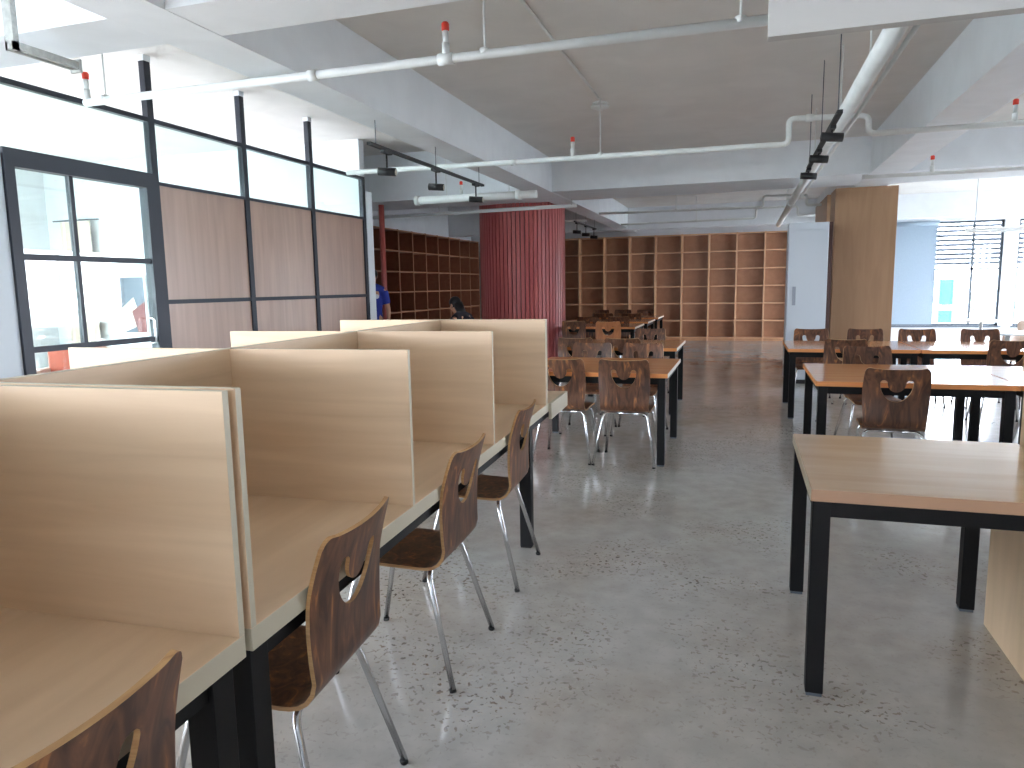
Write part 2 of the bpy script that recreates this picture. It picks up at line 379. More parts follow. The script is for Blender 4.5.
for a, b in ((YD, Y1), (Y1, Y2), (Y2, Y3 - 0.02)):
    MB().box(-0.012, 0.012, a + 0.035, b - 0.035, ZM + 0.02, ZT - 0.03).build('wood_board', 'board', pt)
    MB().box(-0.012, 0.012, a + 0.035, b - 0.035, 0.08, ZM - 0.02).build('wood_board', 'board', pt)
    MB().box(-0.004, 0.004, a + 0.035, b - 0.035, ZT, ZR - 0.04).build('glass_pane', 'glass_g', pt)
MB().box(-0.004, 0.004, 3.1, YD - 0.035, ZT + 0.06, ZR - 0.04).build('glass_pane', 'glass_g', pt)
# glazed door leaf (door frame, muntins, panes, handle)
dr = struct(empty('door_1', (XP, 0, 0)))
MB().box(-0.045, 0.045, Y0 - 0.05, Y0 + 0.03, 0, ZT - 0.07).box(-0.045, 0.045, YD - 0.13, YD - 0.035, 0, ZT - 0.07).box(-0.045, 0.045, Y0 - 0.05, YD - 0.035, ZT - 0.07, ZT + 0.06).build('door_frame', 'navy', dr)
ya, yb = Y0 + 0.03, YD - 0.13
ym = sy(4.40)
for z in (0.10, sz(1.04), sz(1.72)): MB().box(-0.025, 0.025, ya, yb, z - 0.022, z + 0.022).build('muntin', 'navy', dr)
MB().box(-0.022, 0.022, ym - 0.017, ym + 0.017, 0.0, ZT - 0.07).build('muntin', 'navy', dr)
zs = (0.122, sz(1.04), sz(1.72), ZT - 0.07)
for i in range(3):
    for a, b in ((ya, ym - 0.017), (ym + 0.017, yb)):
        MB().box(-0.004, 0.004, a, b, zs[i] + (0.0 if i == 0 else 0.022), zs[i + 1] - (0.022 if i < 2 else 0)).build('glass_pane', 'glass_g', dr)
MB().tube(fillet([(0.03, yb - 0.08, 1.0), (0.085, yb - 0.08, 1.0), (0.085, yb - 0.08, 1.22), (0.03, yb - 0.08, 1.22)], 0.02), 0.01).build('handle', 'chrome', dr)

# ------------------------------------------------------------------ room behind the partition
cu = MB()
def wavy(mb, x0, x1, y, z0, z1, amp, n):
    pts = [(x0 + (x1 - x0) * i / n, y + amp * sin(i * 1.9)) for i in range(n + 1)]
    poly = pts + [(p[0], p[1] + 0.02) for p in reversed(pts)]
    for i in range(n):
        q = [pts[i], pts[i + 1], (pts[i + 1][0], pts[i + 1][1] + 0.015), (pts[i][0], pts[i][1] + 0.015)]
        mb.prism(q, z0, z1)
    return mb
ct = tag(empty('curtain', (0, 0, 0)), 'long beige curtain hanging on the wall behind the glazed door', 'curtain')
wavy(cu, -10.6, -9.95, 9.08, 0.01, 2.6, 0.035, 16).build('fabric', 'curtain', ct)
MB().tube([(-10.75, 9.09, 2.62), (-9.8, 9.09, 2.62)], 0.012).build('curtain_rod', 'alu', ct)
pc = tag(empty('framed_poster', (-9.36, 9.2, 1.255)), 'framed grey poster on the white wall behind the glazed door', 'poster')
MB().box(-0.30, 0.30, -0.03, 0, -0.47, 0.47).build('frame', 'whitetop', pc)
MB().box(-0.27, 0.27, -0.034, -0.03, -0.44, 0.44).build('print', 'bronze', pc)
pp = MB(); pp.prism([(-0.27, -0.1), (0.05, 0.12), (0.2, -0.3), (-0.2, -0.44), (-0.27, -0.44)], -0.037, -0.034, axis='y'); pp.prism([(0.0, -0.1), (0.27, 0.05), (0.27, -0.44), (0.1, -0.44)], -0.038, -0.034, 1, axis='y')
pp.build('print_shape', ['curtain', 'poster_red'], pc)
# balcony glazing on the far left
wn = struct(empty('window_1', (-11.1, 0, 0)))
MB().box(-0.04, 0.04, -3.5, 7.6, 3.14, 3.2).box(-0.04, 0.04, -3.5, 7.6, 0.12, 0.18).build('window_frame', 'alu', wn)
for y in (-3.47, -1.3, 0.9, 3.0, 5.3, 7.57): MB().box(-0.04, 0.04, y - 0.03, y + 0.03, 0.18, 3.14).build('mullion', 'alu', wn)
MB().box(-0.004, 0.004, -3.47, 7.57, 0.18, 3.14).build('glass_pane', 'glass', wn)
rl = tag(empty('balcony_railing', (-12.2, 5, 0)), 'grey metal balcony railing outside the left windows', 'railing')
MB().box(-0.02, 0.02, -5, 5, 1.08, 1.12).build('top_rail', 'alu', rl)
MB().box(-0.015, 0.015, -5, 5, 0.55, 0.58).build('lower_rail', 'alu', rl)
for k in range(11): MB().box(-0.02, 0.02, -5 + k - 0.02, -5 + k + 0.02 if k < 10 else 5.0, 0, 1.08).build('baluster', 'alu', rl)

# ------------------------------------------------------------------ windows on the back and right walls
def window(name, x0, x1, y, z0, z1, slats, xm):
    w = struct(empty(name, (0, y, 0)))
    MB().box(x0, x1, -0.03, 0.03, z0, z0 + 0.05).box(x0, x1, -0.03, 0.03, z1 - 0.05, z1).box(x0, x0 + 0.05, -0.03, 0.03, z0, z1).box(x1 - 0.05, x1, -0.03, 0.03, z0, z1).build('window_frame', 'alu', w)
    MB().box(xm - 0.025, xm + 0.025, -0.03, 0.03, z0 + 0.05, z1 - 0.05).build('mullion', 'alu', w)
    MB().box(x0 + 0.05, x1 - 0.05, -0.03, 0.03, 1.66, 1.70).build('mullion', 'alu', w)
    MB().box(x0 + 0.05, x1 - 0.05, -0.004, 0.004, z0 + 0.05, z1 - 0.05).build('glass_pane', 'glass', w)
    for k in range(slats):
        z = 1.78 + k * 0.107
        if z < z1 - 0.03: MB().prism([(0.045, z), (0.075, z + 0.022), (0.11, z + 0.036), (0.11, z + 0.072), (0.075, z + 0.058), (0.045, z + 0.034)], x0, x1, axis='x').build('louvre_blade', 'louvre', w)
    MB().box(x0 - 0.04, x1 + 0.04, -0.16, -0.0, z0 - 0.03, z0).build('window_sill', 'alu', w)
    return w
window('window_2', 3.15, 5.62, 19.35, 0.36, 2.78, 9, 5.03)
window('window_3', 5.90, 7.90, 19.35, 0.36, 2.78, 9, 7.2)
for nm, y0, y1 in (('unseen_window_4', 7.0, 10.0), ('unseen_window_5', 12.5, 18.5)):  # unseen side windows, lengths set by the light they should add
    w = struct(empty(nm, (8.1, 0, 0)))
    MB().box(-0.03, 0.03, y0, y1, 0.5, 0.55).box(-0.03, 0.03, y0, y1, 2.65, 2.7).build('window_frame', 'alu', w)
    for k in range(5):
        y = y0 + 0.03 + (y1 - y0 - 0.06) * k / 4; MB().box(-0.03, 0.03, y - 0.03, y + 0.03, 0.55, 2.65).build('mullion', 'alu', w)
    MB().box(-0.004, 0.004, y0 + 0.03, y1 - 0.03, 0.55, 2.65).build('glass_pane', 'glass', w)
w = struct(empty('added_window_6', (0, -4.1, 0)))  # unseen window added behind the camera to light the desk dividers
MB().box(RX0, RX1, -0.03, 0.03, RZ0, RZ0 + 0.05).box(RX0, RX1, -0.03, 0.03, RZ1 - 0.05, RZ1).build('window_frame', 'alu', w)
for k in range(5):
    x = RX0 + 0.03 + (RX1 - RX0 - 0.06) * k / 4; MB().box(x - 0.03, x + 0.03, -0.03, 0.03, RZ0 + 0.05, RZ1 - 0.05).build('mullion', 'alu', w)
MB().box(RX0 + 0.03, RX1 - 0.03, -0.004, 0.004, RZ0 + 0.05, RZ1 - 0.05).build('glass_pane', 'glass', w)
w = struct(empty('added_window_7', (0, -4.1, 0)))  # unseen window added to lift the light on left floor and near beam
MB().box(-10.6, -5.6, -0.03, 0.03, 0.3, 0.35).box(-10.6, -5.6, -0.03, 0.03, 2.65, 2.7).build('window_frame', 'alu', w)
for k in range(5): MB().box(-10.57 + k * 1.235 - 0.03, -10.57 + k * 1.235 + 0.03, -0.03, 0.03, 0.35, 2.65).build('mullion', 'alu', w)
MB().box(-10.57, -5.63, -0.004, 0.004, 0.35, 2.65).build('glass_pane', 'glass', w)
# roller blind pulled down over the left half of the back window
rb = tag(empty('roller_blind', (3.80, 19.10, 0)), 'grey roller blind pulled down over the left of the back window', 'blind')
MB().tube([(-0.52, 0, 2.74), (0.46, 0, 2.74)], 0.055, 16).build('roller_tube', 'blind', rb)
MB().box(-0.50, 0.44, 0.045, 0.05, 0.40, 2.74).build('blind_fabric', 'blind', rb)
MB().box(-0.50, 0.44, 0.035, 0.06, 0.37, 0.40).build('bottom_bar', 'alu', rb)
ch = MB(); ch.tube([(0.47, 0.02, 2.74), (0.475, 0.02, 1.6), (0.47, 0.02, 0.7)], 0.006, 6); ch.build('pull_chain', 'alu', rb)

# outdoors
struct(MB().box(-60, 60, -60, 80, -0.45, -0.2).build('ground', 'ground'))
hb = MB()
for k in range(420):
    x = 3 + random.uniform(0, 26); hgt = 1.1 + 0.35 * sin(x * 0.9) + 0.2 * sin(x * 2.3)
    hb.ellipsoid((x, 42 + random.uniform(-0.7, 0.7), random.uniform(-0.2, hgt)), (random.uniform(.14, .34), random.uniform(.14, .34), random.uniform(.1, .24)), 7, 5)
tag(hb.build('hedge', 'leaf'), 'pale green hedge outside the back window', 'hedge', kind='stuff')
tb = tag(empty('teal_sign_board', (5.30, 22.6, -0.2)), 'bright teal board standing outside the back window', 'board')
MB().box(-0.2, 0.2, -0.02, 0.02, 0.95, 1.65).build('panel', 'teal', tb, 0.004)
MB().box(-0.2, 0.2, -0.02, 0.02, 0.45, 0.80).build('panel', 'teal', tb, 0.004)
for x in (-0.18, 0.18): MB().box(x - 0.02, x + 0.02, -0.05, -0.02, 0, 1.65).build('leg', 'alu', tb)

# ------------------------------------------------------------------ bookcases
def bookcase(name, n, pitch, h, depth, rows, label, loc, rz, d=''):
    """front face at local y=0, back at +depth; runs along +x"""
    b = tag(empty(name, loc, rz), label, 'bookcase'); t = 0.036; L = n * pitch
    MB().box(0, L + t, depth - 0.012, depth, 0.0, h).build('back_panel', d + 'shelf_back', b)
    for k in range(n + 1):
        MB().box(k * pitch, k * pitch + t, 0, depth - 0.012, 0.0, h, 0, 1, 0).build('divider', [d + 'shelf', d + 'shelf_edge'], b)
    for r in range(rows + 1):
        z = 0.06 + (h - 0.06 - t) * r / rows
        s = MB()
        for k in range(n): s.box(k * pitch + t, (k + 1) * pitch, 0.004, depth - 0.012, z, z + 0.028, 0, 1, 2)
        s.build('shelf', [d + 'shelf', d + 'shelf_edge'], b)
    s = MB()
    for k in range(n): s.box(k * pitch + t, (k + 1) * pitch, 0.03, 0.05, 0, 0.06)
    s.build('plinth', d + 'shelf', b)
    return b
P0 = 0.6655
bookcase('bookcase', 12, P0, 2.69, 0.33, 6, 'tall empty brown bookcase running along the back wall', (1.12 - 12 * P0, 18.91, 0), 0)
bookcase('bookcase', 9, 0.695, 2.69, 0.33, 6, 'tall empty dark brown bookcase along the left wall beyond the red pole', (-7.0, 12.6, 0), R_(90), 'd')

# pale steel cabinet in front of the column
cb = tag(empty('steel_cabinet', (0.85, 11.15, 0)), 'tall pale grey cabinet standing left of the brown column', 'cabinet')
MB().box(-0.27, 0.25, -0.22, 0.22, 0.06, 2.26).build('body', 'cab', cb, 0.006)
MB().box(-0.25, 0.23, -0.20, 0.20, 0.0, 0.06).build('plinth', 'black', cb)
dd = MB().box(-0.262, 0.242, -0.24, -0.221, 0.08, 2.16).build('door', 'cab', cb, 0.004)
MB().box(-0.20, -0.155, -0.25, -0.24, 1.12, 1.38).build('handle', 'cab_h', dd, 0.003)
MB().box(0.251, 0.30, -0.20, 0.22, 0.0, 2.26).build('side_panel', 'clad_d', cb, 0.003)
cb['label'] = 'tall pale grey cabinet standing left of the brown column'

# ------------------------------------------------------------------ furniture: the bent-ply chair
def make_chair(shell_mat='chair', name='plywood_chair'):
    root = empty(name)
    prof = [(0.235, 0.405), (0.228, 0.425), (0.20, 0.438), (0.12, 0.440), (0.0, 0.436), (-0.10, 0.432)]
    for k in range(1, 9):                                   # bend between seat and back
        a = (pi / 2 - 0.08) * k / 8; prof.append((-0.12 - 0.075 * sin(a), 0.507 - 0.075 * cos(a) - 0.0))
    y0, z0 = prof[-1]
    nb = 16
    for k in range(1, nb + 1):
        t = k / nb; prof.append((y0 - 0.010 * t - 0.055 * t * t, z0 + (0.868 - z0) * t))
    cum = [0.0]
    for i in range(1, len(prof)): cum.append(cum[-1] + math.dist(prof[i], prof[i - 1]))
    def at(u, s):
        i = 0
        while i < len(cum) - 2 and cum[i + 1] < s: i += 1
        t = (s - cum[i]) / (cum[i + 1] - cum[i]); y = prof[i][0] + (prof[i + 1][0] - prof[i][0]) * t; z = prof[i][1] + (prof[i + 1][1] - prof[i][1]) * t
        k = max(0.0, min(1.0, (s - sB) / 0.22))
        y += 0.022 * k * (u / 0.2) ** 2
        return (u, y, z)
    sB = cum[13]; sT = cum[-1]; sM = cum[9]               # end of bend, top of back, split in the bend
    def half(s):                                            # half width along the shell
        if s <= sB: return 0.198 - 0.006 * (s / sB)
        t = (s - sB) / (sT - sB); return 0.192 + 0.014 * sin(pi * min(1, t * 0.9)) - 0.004 * t
    def rounded(s0, s1, r0, r1, dip):
        """outline from s0 to s1 with corner radii r0 (bottom) and r1 (top)"""
        pts = []; n = 14
        def side(sgn, order):
            ss = [s0 + r0 + (s1 - s0 - r0 - r1) * i / n for i in range(n + 1)]
            return [(sgn * half(s), s) for s in (ss if order else ss[::-1])]
        def corner(cx, cs, r, a0, a1):
            return [(cx + r * cos(a0 + (a1 - a0) * i / 6), cs + r * sin(a0 + (a1 - a0) * i / 6)) for i in range(7)]
        pts += side(1, True)
        if r1 > 0: pts += corner(half(s1) - r1, s1 - r1, r1, 0, pi / 2)[1:]
        for i in range(1, 12):
            u = (half(s1) - r1) * (1 - 2 * i / 12); pts.append((u, s1 - dip * (1 - (u / half(s1)) ** 2)))
        if r1 > 0: pts += corner(-half(s1) + r1, s1 - r1, r1, pi / 2, pi)[:-1]
        pts += side(-1, False)
        if r0 > 0: pts += corner(-half(s0) + r0, s0 + r0, r0, pi, 1.5 * pi)[1:]
        for i in range(1, 12): pts.append((-(half(s0) - r0) * (1 - 2 * i / 12), s0))
        if r0 > 0: pts += corner(half(s0) - r0, s0 + r0, r0, 1.5 * pi, 2 * pi)[:-1]
        return pts
    def panel(nm, outline, hole, s0, s1):
        verts = list(outline); faces = [list(range(len(outline)))]
        if hole: faces.append(list(range(len(verts), len(verts) + len(hole)))); verts += hole
        def inside(p, poly):
            c = False; j = len(poly) - 1
            for i in range(len(poly)):
                a, b = poly[i], poly[j]
                if (a[1] > p[1]) != (b[1] > p[1]) and p[0] < (b[0] - a[0]) * (p[1] - a[1]) / (b[1] - a[1]) + a[0]: c = not c
                j = i
            return c
        def far(p, poly): return min((p[0] - q[0]) ** 2 + (p[1] - q[1]) ** 2 for q in poly) > 0.009 ** 2
        ns = int((s1 - s0) / 0.018)
        for i in range(1, ns):
            for j in range(-9, 10):
                p = (j * 0.0205, s0 + (s1 - s0) * i / ns)
                if inside(p, outline) and far(p, outline) and (not hole or (not inside(p, hole) and far(p, hole))): verts.append(p)
        vv, ee, ff, _, _, fo = delaunay_2d_cdt([Vector(v) for v in verts], [], faces, 1, 1e-6)
        bm = bmesh.new(); bv = [bm.verts.new(at(v.x, v.y)) for v in vv]
        for f in ff:
            c = Vector((sum(vv[i].x for i in f) / len(f), sum(vv[i].y for i in f) / len(f)))
            if not inside(c, outline) or (hole and inside(c, hole)): continue
            fc = bm.faces.new([bv[i] for i in f]); fc.smooth = True
        bmesh.ops.delete(bm, geom=[v for v in bm.verts if not v.link_faces], context='VERTS')
        bmesh.ops.recalc_face_normals(bm, faces=bm.faces)
        me = bpy.data.meshes.new(nm); bm.to_mesh(me); bm.free()
        me.materials.append(M[shell_mat]); me.materials.append(M['ply_edge'])
        o = bpy.data.objects.new(nm, me); COL.objects.link(o); o.parent = root
        sd = o.modifiers.new('ply', 'SOLIDIFY'); sd.thickness = 0.0115; sd.offset = 0; sd.material_offset_rim = 1
        bake(o); o.data.set_sharp_from_angle(angle=R_(35)); return o
    panel('seat', rounded(0.0, sM, 0.05, 0.0, 0.0), None, 0.0, sM)
    # the smile-shaped cut-out: a crescent hanging from two rounded ends
    st = sT - 0.105; hole = []
    for i in range(25):
        a = pi + pi * i / 24; hole.append((0.100 * cos(a), st + 0.135 * sin(a)))
    for i in range(1, 6):
        a = pi * i / 6; hole.append((0.0775 + 0.0225 * cos(a), st + 0.020 * sin(a)))
    for i in range(25):
        a = 2 * pi - pi * i / 24; hole.append((0.055 * cos(a), st + 0.066 * sin(a)))
    for i in range(1, 6):
        a = pi * i / 6; hole.append((-0.0775 + 0.0225 * cos(a), st + 0.020 * sin(a)))
    panel('backrest', rounded(sM, sT, 0.0, 0.026, 0.011), hole, sM, sT)
    # chrome frame: two inverted U tubes and two side rails under the seat
    tr = 0.0105
    feet = {(-1, -1): (-0.245, -0.235), (1, -1): (0.245, -0.235), (-1, 1): (-0.225, 0.245), (1, 1): (0.225, 0.245)}
    tops = {-1: -0.125, 1: 0.155}
    for (sx_, fy), (x, y) in feet.items():
        ty = tops[fy]
        pts = fillet([(x, y, 0.012), (sx_ * 0.175, ty, 0.418), (sx_ * 0.06, ty, 0.418)], 0.05, 7)
        lg = MB().tube(pts, tr, 10).build('leg', 'chrome', root)
        d = Vector((x, y, 0.0)) - Vector((sx_ * 0.175, ty, 0.418)); d.normalize()
        p0 = Vector((x, y, 0.0)) - d * 0.014
        MB().tube([p0, (x, y, 0.0)], 0.0125, 10).build('foot_cap', 'rubber', lg)
    for fy in (-1, 1): MB().tube([(-0.06, tops[fy], 0.418), (0.06, tops[fy], 0.418)], tr, 10).build('crossbar', 'chrome', root)
    for sx_ in (-1, 1): MB().tube([(sx_ * 0.11, -0.125, 0.416), (sx_ * 0.11, 0.155, 0.416)], 0.009, 8).build('side_rail', 'chrome', root)
    return root
chair0 = make_chair()
chairA = make_chair('chair_o')
_used = set()
def chair(x, y, rz, label, group=None, src=chair0):
    c = src if src.name not in _used else copy_tree(src)
    _used.add(src.name)
    c.location = (x, y, 0); c.rotation_euler = (0, 0, R_(rz)); tag(c, label, 'chair', group); return c

# ------------------------------------------------------------------ study carrels (left of the aisle)
CA = R_(2.75); CX, CY = -0.955, 1.15
def cw(lx, ly):                                             # carrel-local to world
    return (CX + lx * cos(CA) - ly * sin(CA), CY + lx * sin(CA) + ly * cos(CA))
DT, DB = 0.75, 0.70                                         # desk top, underside
def panel_x(mb, x0, x1, y, z0, z1, t=0.018): return mb.box(x0, x1, y - t / 2, y + t / 2, z0, z1, 0, 1, 1)
def carrel(y0, y1, panels, label, front_thick=0.05, sides=(0, 1), legs=(), depth=0.645, spine=True, ptop=1.255):
    b = tag(empty('study_carrel', (CX, CY, 0), CA), label, 'study carrel', 'row of back-to-back study carrels')
    for side in sides:
        xa, xb = (-depth, 0.0) if side == 0 else (-2 * depth - 0.03, -depth - 0.03)
        MB().box(xa, xb, y0, y1, DB, DT, 0, 1, 2).build('desktop', ['oak_y', 'edge'], b, 0.002)
        fx = (xb - 0.045) if side == 0 else (xa + 0.045)
        MB().box(fx - 0.02, fx + 0.02, y0 + 0.03, y1 - 0.03, DB - 0.05, DB).build('apron', 'blackmetal', b)
        for yl in legs:
            MB().box(fx - 0.032, fx + 0.032, yl - 0.032, yl + 0.032, 0.008, DB).build('leg', 'blackmetal', b, 0.002)
            MB().box(fx - 0.03, fx + 0.03, yl - 0.03, yl + 0.03, 0, 0.008).build('leg_glide', 'rubber', b)
        for yp in panels:
            o = panel_x(MB(), xa + (0 if side == 0 else 0.0), xb, yp, DT, ptop).build('divider_panel', ['oak_x', 'edge'], b, 0.0015)
    if spine: MB().box(-depth - 0.03, -depth, y0, min(y1, 2.934), 0.35, ptop, 0, 1, 0).build('spine_panel', ['oak_y', 'edge'], b, 0.0015)
    return b
mid_carrel = carrel(0.022, 3.46, (0.031, 0.89, 1.81, 2.896, 2.925), 'light oak study carrel with three bays, middle of the row beside the aisle', legs=(0.06, 2.56))
carrel(-2.75, 0.0, (-0.009, -0.93, -1.85, -2.74), 'light oak study carrel at the near end of the row', legs=(-0.06, -2.70))
MB().box(0.001, 0.02, 2.95, 3.46, 0.655, 0.751, 0, 0, 0).build('front_board', 'edge', mid_carrel, 0.002)

g = 'plywood chairs along the carrel row'
def cchair(ly, off, rz, label):
    x, y = cw(off, ly); chair(x, y, 90 + math.degrees(CA) + rz, label, g)
cchair(-0.45, -0.17, 0, 'dark plywood smile-cutout chair nearest the camera, cut by the bottom left corner')
cchair(0.42, -0.195, 2, 'dark plywood chair at the first full carrel bay, its crescent cutout showing floor')
cchair(1.32, -0.19, 0, 'dark plywood chair at the second carrel bay, between two other aisle chairs')
cchair(2.20, -0.185, 1, 'dark plywood chair at the far carrel bay beside the black desk leg')

# ------------------------------------------------------------------ reading tables
def table(x0, x1, y0, y1, label, group=None, tabm='tab', edge='tabedge', end='tabedge', leg=0.06, inset=0.05, thick=0.035, right_inset=None):
    t = tag(empty('reading_table', ((x0 + x1) / 2, (y0 + y1) / 2, 0)), label, 'table', group)
    hx, hy = (x1 - x0) / 2, (y1 - y0) / 2
    tp = MB().box(-hx, hx, -hy, hy, 0.75 - thick, 0.75, 0, 1, 2).build('tabletop', [tabm, edge], t, 0.002)
    if end != edge:
        for s in (-1, 1): MB().box(min(s * hx, s * (hx + 0.002)), max(s * hx, s * (hx + 0.002)), -hy + 0.003, hy - 0.003, 0.75 - thick + 0.002, 0.748).build('end_band', end, tp)
    lx, ly = hx - inset, hy - inset; zb = 0.75 - thick
    rx = hx - (right_inset or inset)
    for sx_ in (-1, 1):
        for sy_ in (-1, 1):
            lx_ = rx if sx_ > 0 else lx
            l = MB().box(sx_ * lx_ - leg / 2, sx_ * lx_ + leg / 2, sy_ * ly - leg / 2, sy_ * ly + leg / 2, 0.012, zb).build('leg', 'blackmetal', t, 0.002)
            MB().box(sx_ * lx_ - leg / 2 + 0.003, sx_ * lx_ + leg / 2 - 0.003, sy_ * ly - leg / 2 + 0.003, sy_ * ly + leg / 2 - 0.003, 0, 0.012).build('leg_glide', 'alu', l)
    for sy_ in (-1, 1): MB().box(-lx + leg / 2, rx - leg / 2, sy_ * ly - 0.02, sy_ * ly + 0.02, zb - 0.055, zb).build('apron', 'blackmetal', t)
    for lx_ in (-lx, rx): MB().box(lx_ - 0.02, lx_ + 0.02, -ly + leg / 2, ly - leg / 2, zb - 0.055, zb).build('apron', 'blackmetal', t)
    return t
GT = 'reading tables'
table(0.235, 1.125, 2.55, 3.50, 'pale oak desk with black square legs at the right front, against an upright board', None, 'oak_t', 'tan_edge', 'edge', leg=0.058, inset=0.035, thick=0.042, right_inset=0.16)
table(0.50, 1.74, 5.42, 6.62, 'orange wood reading table right of the aisle, a chair tucked at its near side', GT)
table(1.75, 2.99, 5.42, 6.62, 'orange wood reading table cut by the right picture edge, joined to its left neighbour', GT)
table(0.46, 1.70, 8.05, 9.20, 'orange wood reading table in front of the grey cabinet and brown column', GT)
table(1.71, 2.95, 8.05, 9.20, 'orange wood reading table in front of the roller blind window, window light on its top', GT)
table(-1.80, -0.55, 5.66, 6.86, 'orange wood reading table left of the aisle, nearest the carrels', GT, end='tabedge_w')
table(-1.92, -0.68, 7.98, 9.18, 'orange wood reading table left of the aisle, second from the carrels', GT, end='tabedge_w')
table(-2.95, -1.70, 11.95, 13.1, 'orange wood reading table near the red slatted column, first of the far three', GT, end='tabedge_w')
table(-2.95, -1.70, 13.65, 14.8, 'orange wood reading table in the middle of the far three', GT, end='tabedge_w')
table(-2.95, -1.70, 15.3, 16.45, 'orange wood reading table closest to the back wall bookcase', GT, end='tabedge_w')

gl = 'plywood chairs around the left reading tables'; gr = 'plywood chairs around the right reading tables'; gf = 'plywood chairs around the far reading tables'
chair(-0.885, 5.83, 0, 'dark plywood chair at the near table, back to camera, right one with full smile cutout', gl)
chair(-1.40, 5.83, 0, 'dark plywood chair at the near table, half hidden by the end carrel divider', gl)
chair(-1.46, 6.98, 180, 'dark plywood chair on the far side of the near left table, left one', gl)
chair(-0.95, 6.98, 178, 'dark plywood chair on the far side of the near left table, right one', gl)
chair(-1.80, 8.12, 2, 'dark plywood chair at the near side of the second left table, left one', gl)
chair(-1.25, 8.1, -2, 'dark plywood chair at the near side of the second left table, right one', gl)
chair(-1.17, 9.42, 180, 'dark plywood chair on the far side of the second left table', gl)
chair(-2.10, 11.72, 8, 'amber orange plywood chair with small cutout among the dark ones', gf, chairA)
chair(-2.68, 11.9, 0, 'dark plywood chair left of the amber one at the far tables', gf)
for k, (x, y) in enumerate(((-2.78, 13.5), (-2.2, 13.52), (-2.78, 15.15), (-2.2, 15.15))):
    chair(x, y, 0, 'dark plywood chair between two of the far tables, ' + ('left in the nearer gap', 'right in the nearer gap', 'left in the farther gap', 'right in the farther gap')[k], gf)
for k, x in enumerate((-3.2, -2.68, -2.16)):
    chair(x, 16.62, 180, 'dark plywood chair against the far end table by the bookcase, ' + ('left of three', 'middle of three', 'right of three')[k], gf)
chair(1.00, 5.52, -3, 'dark plywood smile-cutout chair at the near side of the right orange table', gr)
chair(1.08, 6.83, 184, 'reddish plywood chair on the far side of the right orange table, mostly hidden', gr)
chair(2.46, 6.83, 180, 'dark plywood chair cut by the right picture edge behind the joined table', gr)
chair(1.03, 8.16, -8, 'dark plywood chair tucked at the near side of the cabinet table', gr)
chair(0.81, 9.40, 180, 'dark plywood chair in front of the pale grey cabinet', gr)
chair(1.41, 9.40, 178, 'dark plywood chair in front of the brown panelled column', gr)
chair(1.98, 9.40, 180, 'dark plywood chair in front of the grey roller blind', gr)
chair(2.64, 9.40, 181, 'dark plywood chair in front of the bright louvred window', gr)
chair(2.45, 8.14, 0, 'dark plywood chair silhouetted at the near side of the window table', gr)

# upright oak board at the right end of the front desk
up = tag(empty('screen_board', (1.0, 2.4, 0)), 'upright light oak board at the right end of the front desk', 'screen')
MB().box(0.0, 0.03, -1.3, 0.93, 0.0, 0.70, 0, 1, 0).build('lower_panel', ['oak_z', 'edge'], up, 0.0015)
MB().box(0.13, 0.16, -1.3, 1.09, 0.70, 1.03, 0, 1, 0).build('upper_panel', ['oak_z', 'edge'], up, 0.0015)
MB().box(0.03, 0.16, -1.3, -1.27, 0.0, 0.70).box(0.03, 0.16, 0.90, 0.93, 0.0, 0.70).build('brace', 'edge', up, 0.0015)
# white round tables and a cream armchair far right
for (x, y, r, lb) in ((4.0, 14.6, 0.42, 'small round white table in front of the right window pier'), (3.42, 11.3, 0.38, 'small round white table by the cream armchair at the right edge')):
    t = tag(empty('round_table', (x, y, 0)), lb, 'table', 'round white tables')
    MB().lathe([(r - 0.01, 0.70), (r, 0.705), (r, 0.718), (r - 0.01, 0.725)], seg=40).build('tabletop', 'whitetop', t)
    MB().lathe([(0.03, 0.02), (0.03, 0.70)], seg=16).build('pedestal', 'chrome', t)
    MB().lathe([(0.22, 0), (0.22, 0.012), (0.05, 0.03)], seg=32).build('base', 'chrome', t)
ac = tag(empty('armchair', (4.35, 13.0, 0), R_(150)), 'cream upholstered armchair at the right picture edge by the window', 'armchair')
MB().box(-0.30, 0.30, -0.28, 0.30, 0.16, 0.42).build('seat', 'cream', ac, 0.04)
MB().box(-0.36, 0.36, -0.40, -0.26, 0.16, 0.78).build('backrest', 'cream', ac, 0.05)
for s in (-1, 1): MB().box(s * 0.36 - 0.06, s * 0.36 + 0.06, -0.36, 0.30, 0.16, 0.58).build('armrest', 'cream', ac, 0.04)
for sx_ in (-1, 1):
    for sy_ in (-1, 1): MB().tube([(sx_ * 0.3, sy_ * 0.26, 0), (sx_ * 0.28, sy_ * 0.24, 0.17)], [0.012, 0.018], 10).build('leg', 'blackmetal', ac)
# red-brown seats seen through the glazed door
rs = tag(empty('lounge_chair', (-7.15, 6.0, 0), R_(200)), 'red brown seat with pale side seen low through the glazed door', 'chair')
MB().box(-0.30, 0.30, -0.28, 0.28, 0.2, 0.44).build('seat', 'redseat', rs, 0.03)
MB().box(-0.33, 0.33, -0.36, -0.26, 0.2, 0.84).build('backrest', 'redseat', rs, 0.03)
for s in (-1, 1): MB().box(s * 0.34 - 0.04, s * 0.34 + 0.04, -0.34, 0.28, 0.2, 0.62).build('armrest', 'cream', rs, 0.02)
for sx_ in (-1, 1):
    for sy_ in (-1, 1): MB().tube([(sx_ * 0.28, sy_ * 0.24, 0), (sx_ * 0.27, sy_ * 0.23, 0.21)], [0.012, 0.018], 10).build('leg', 'blackmetal', rs)

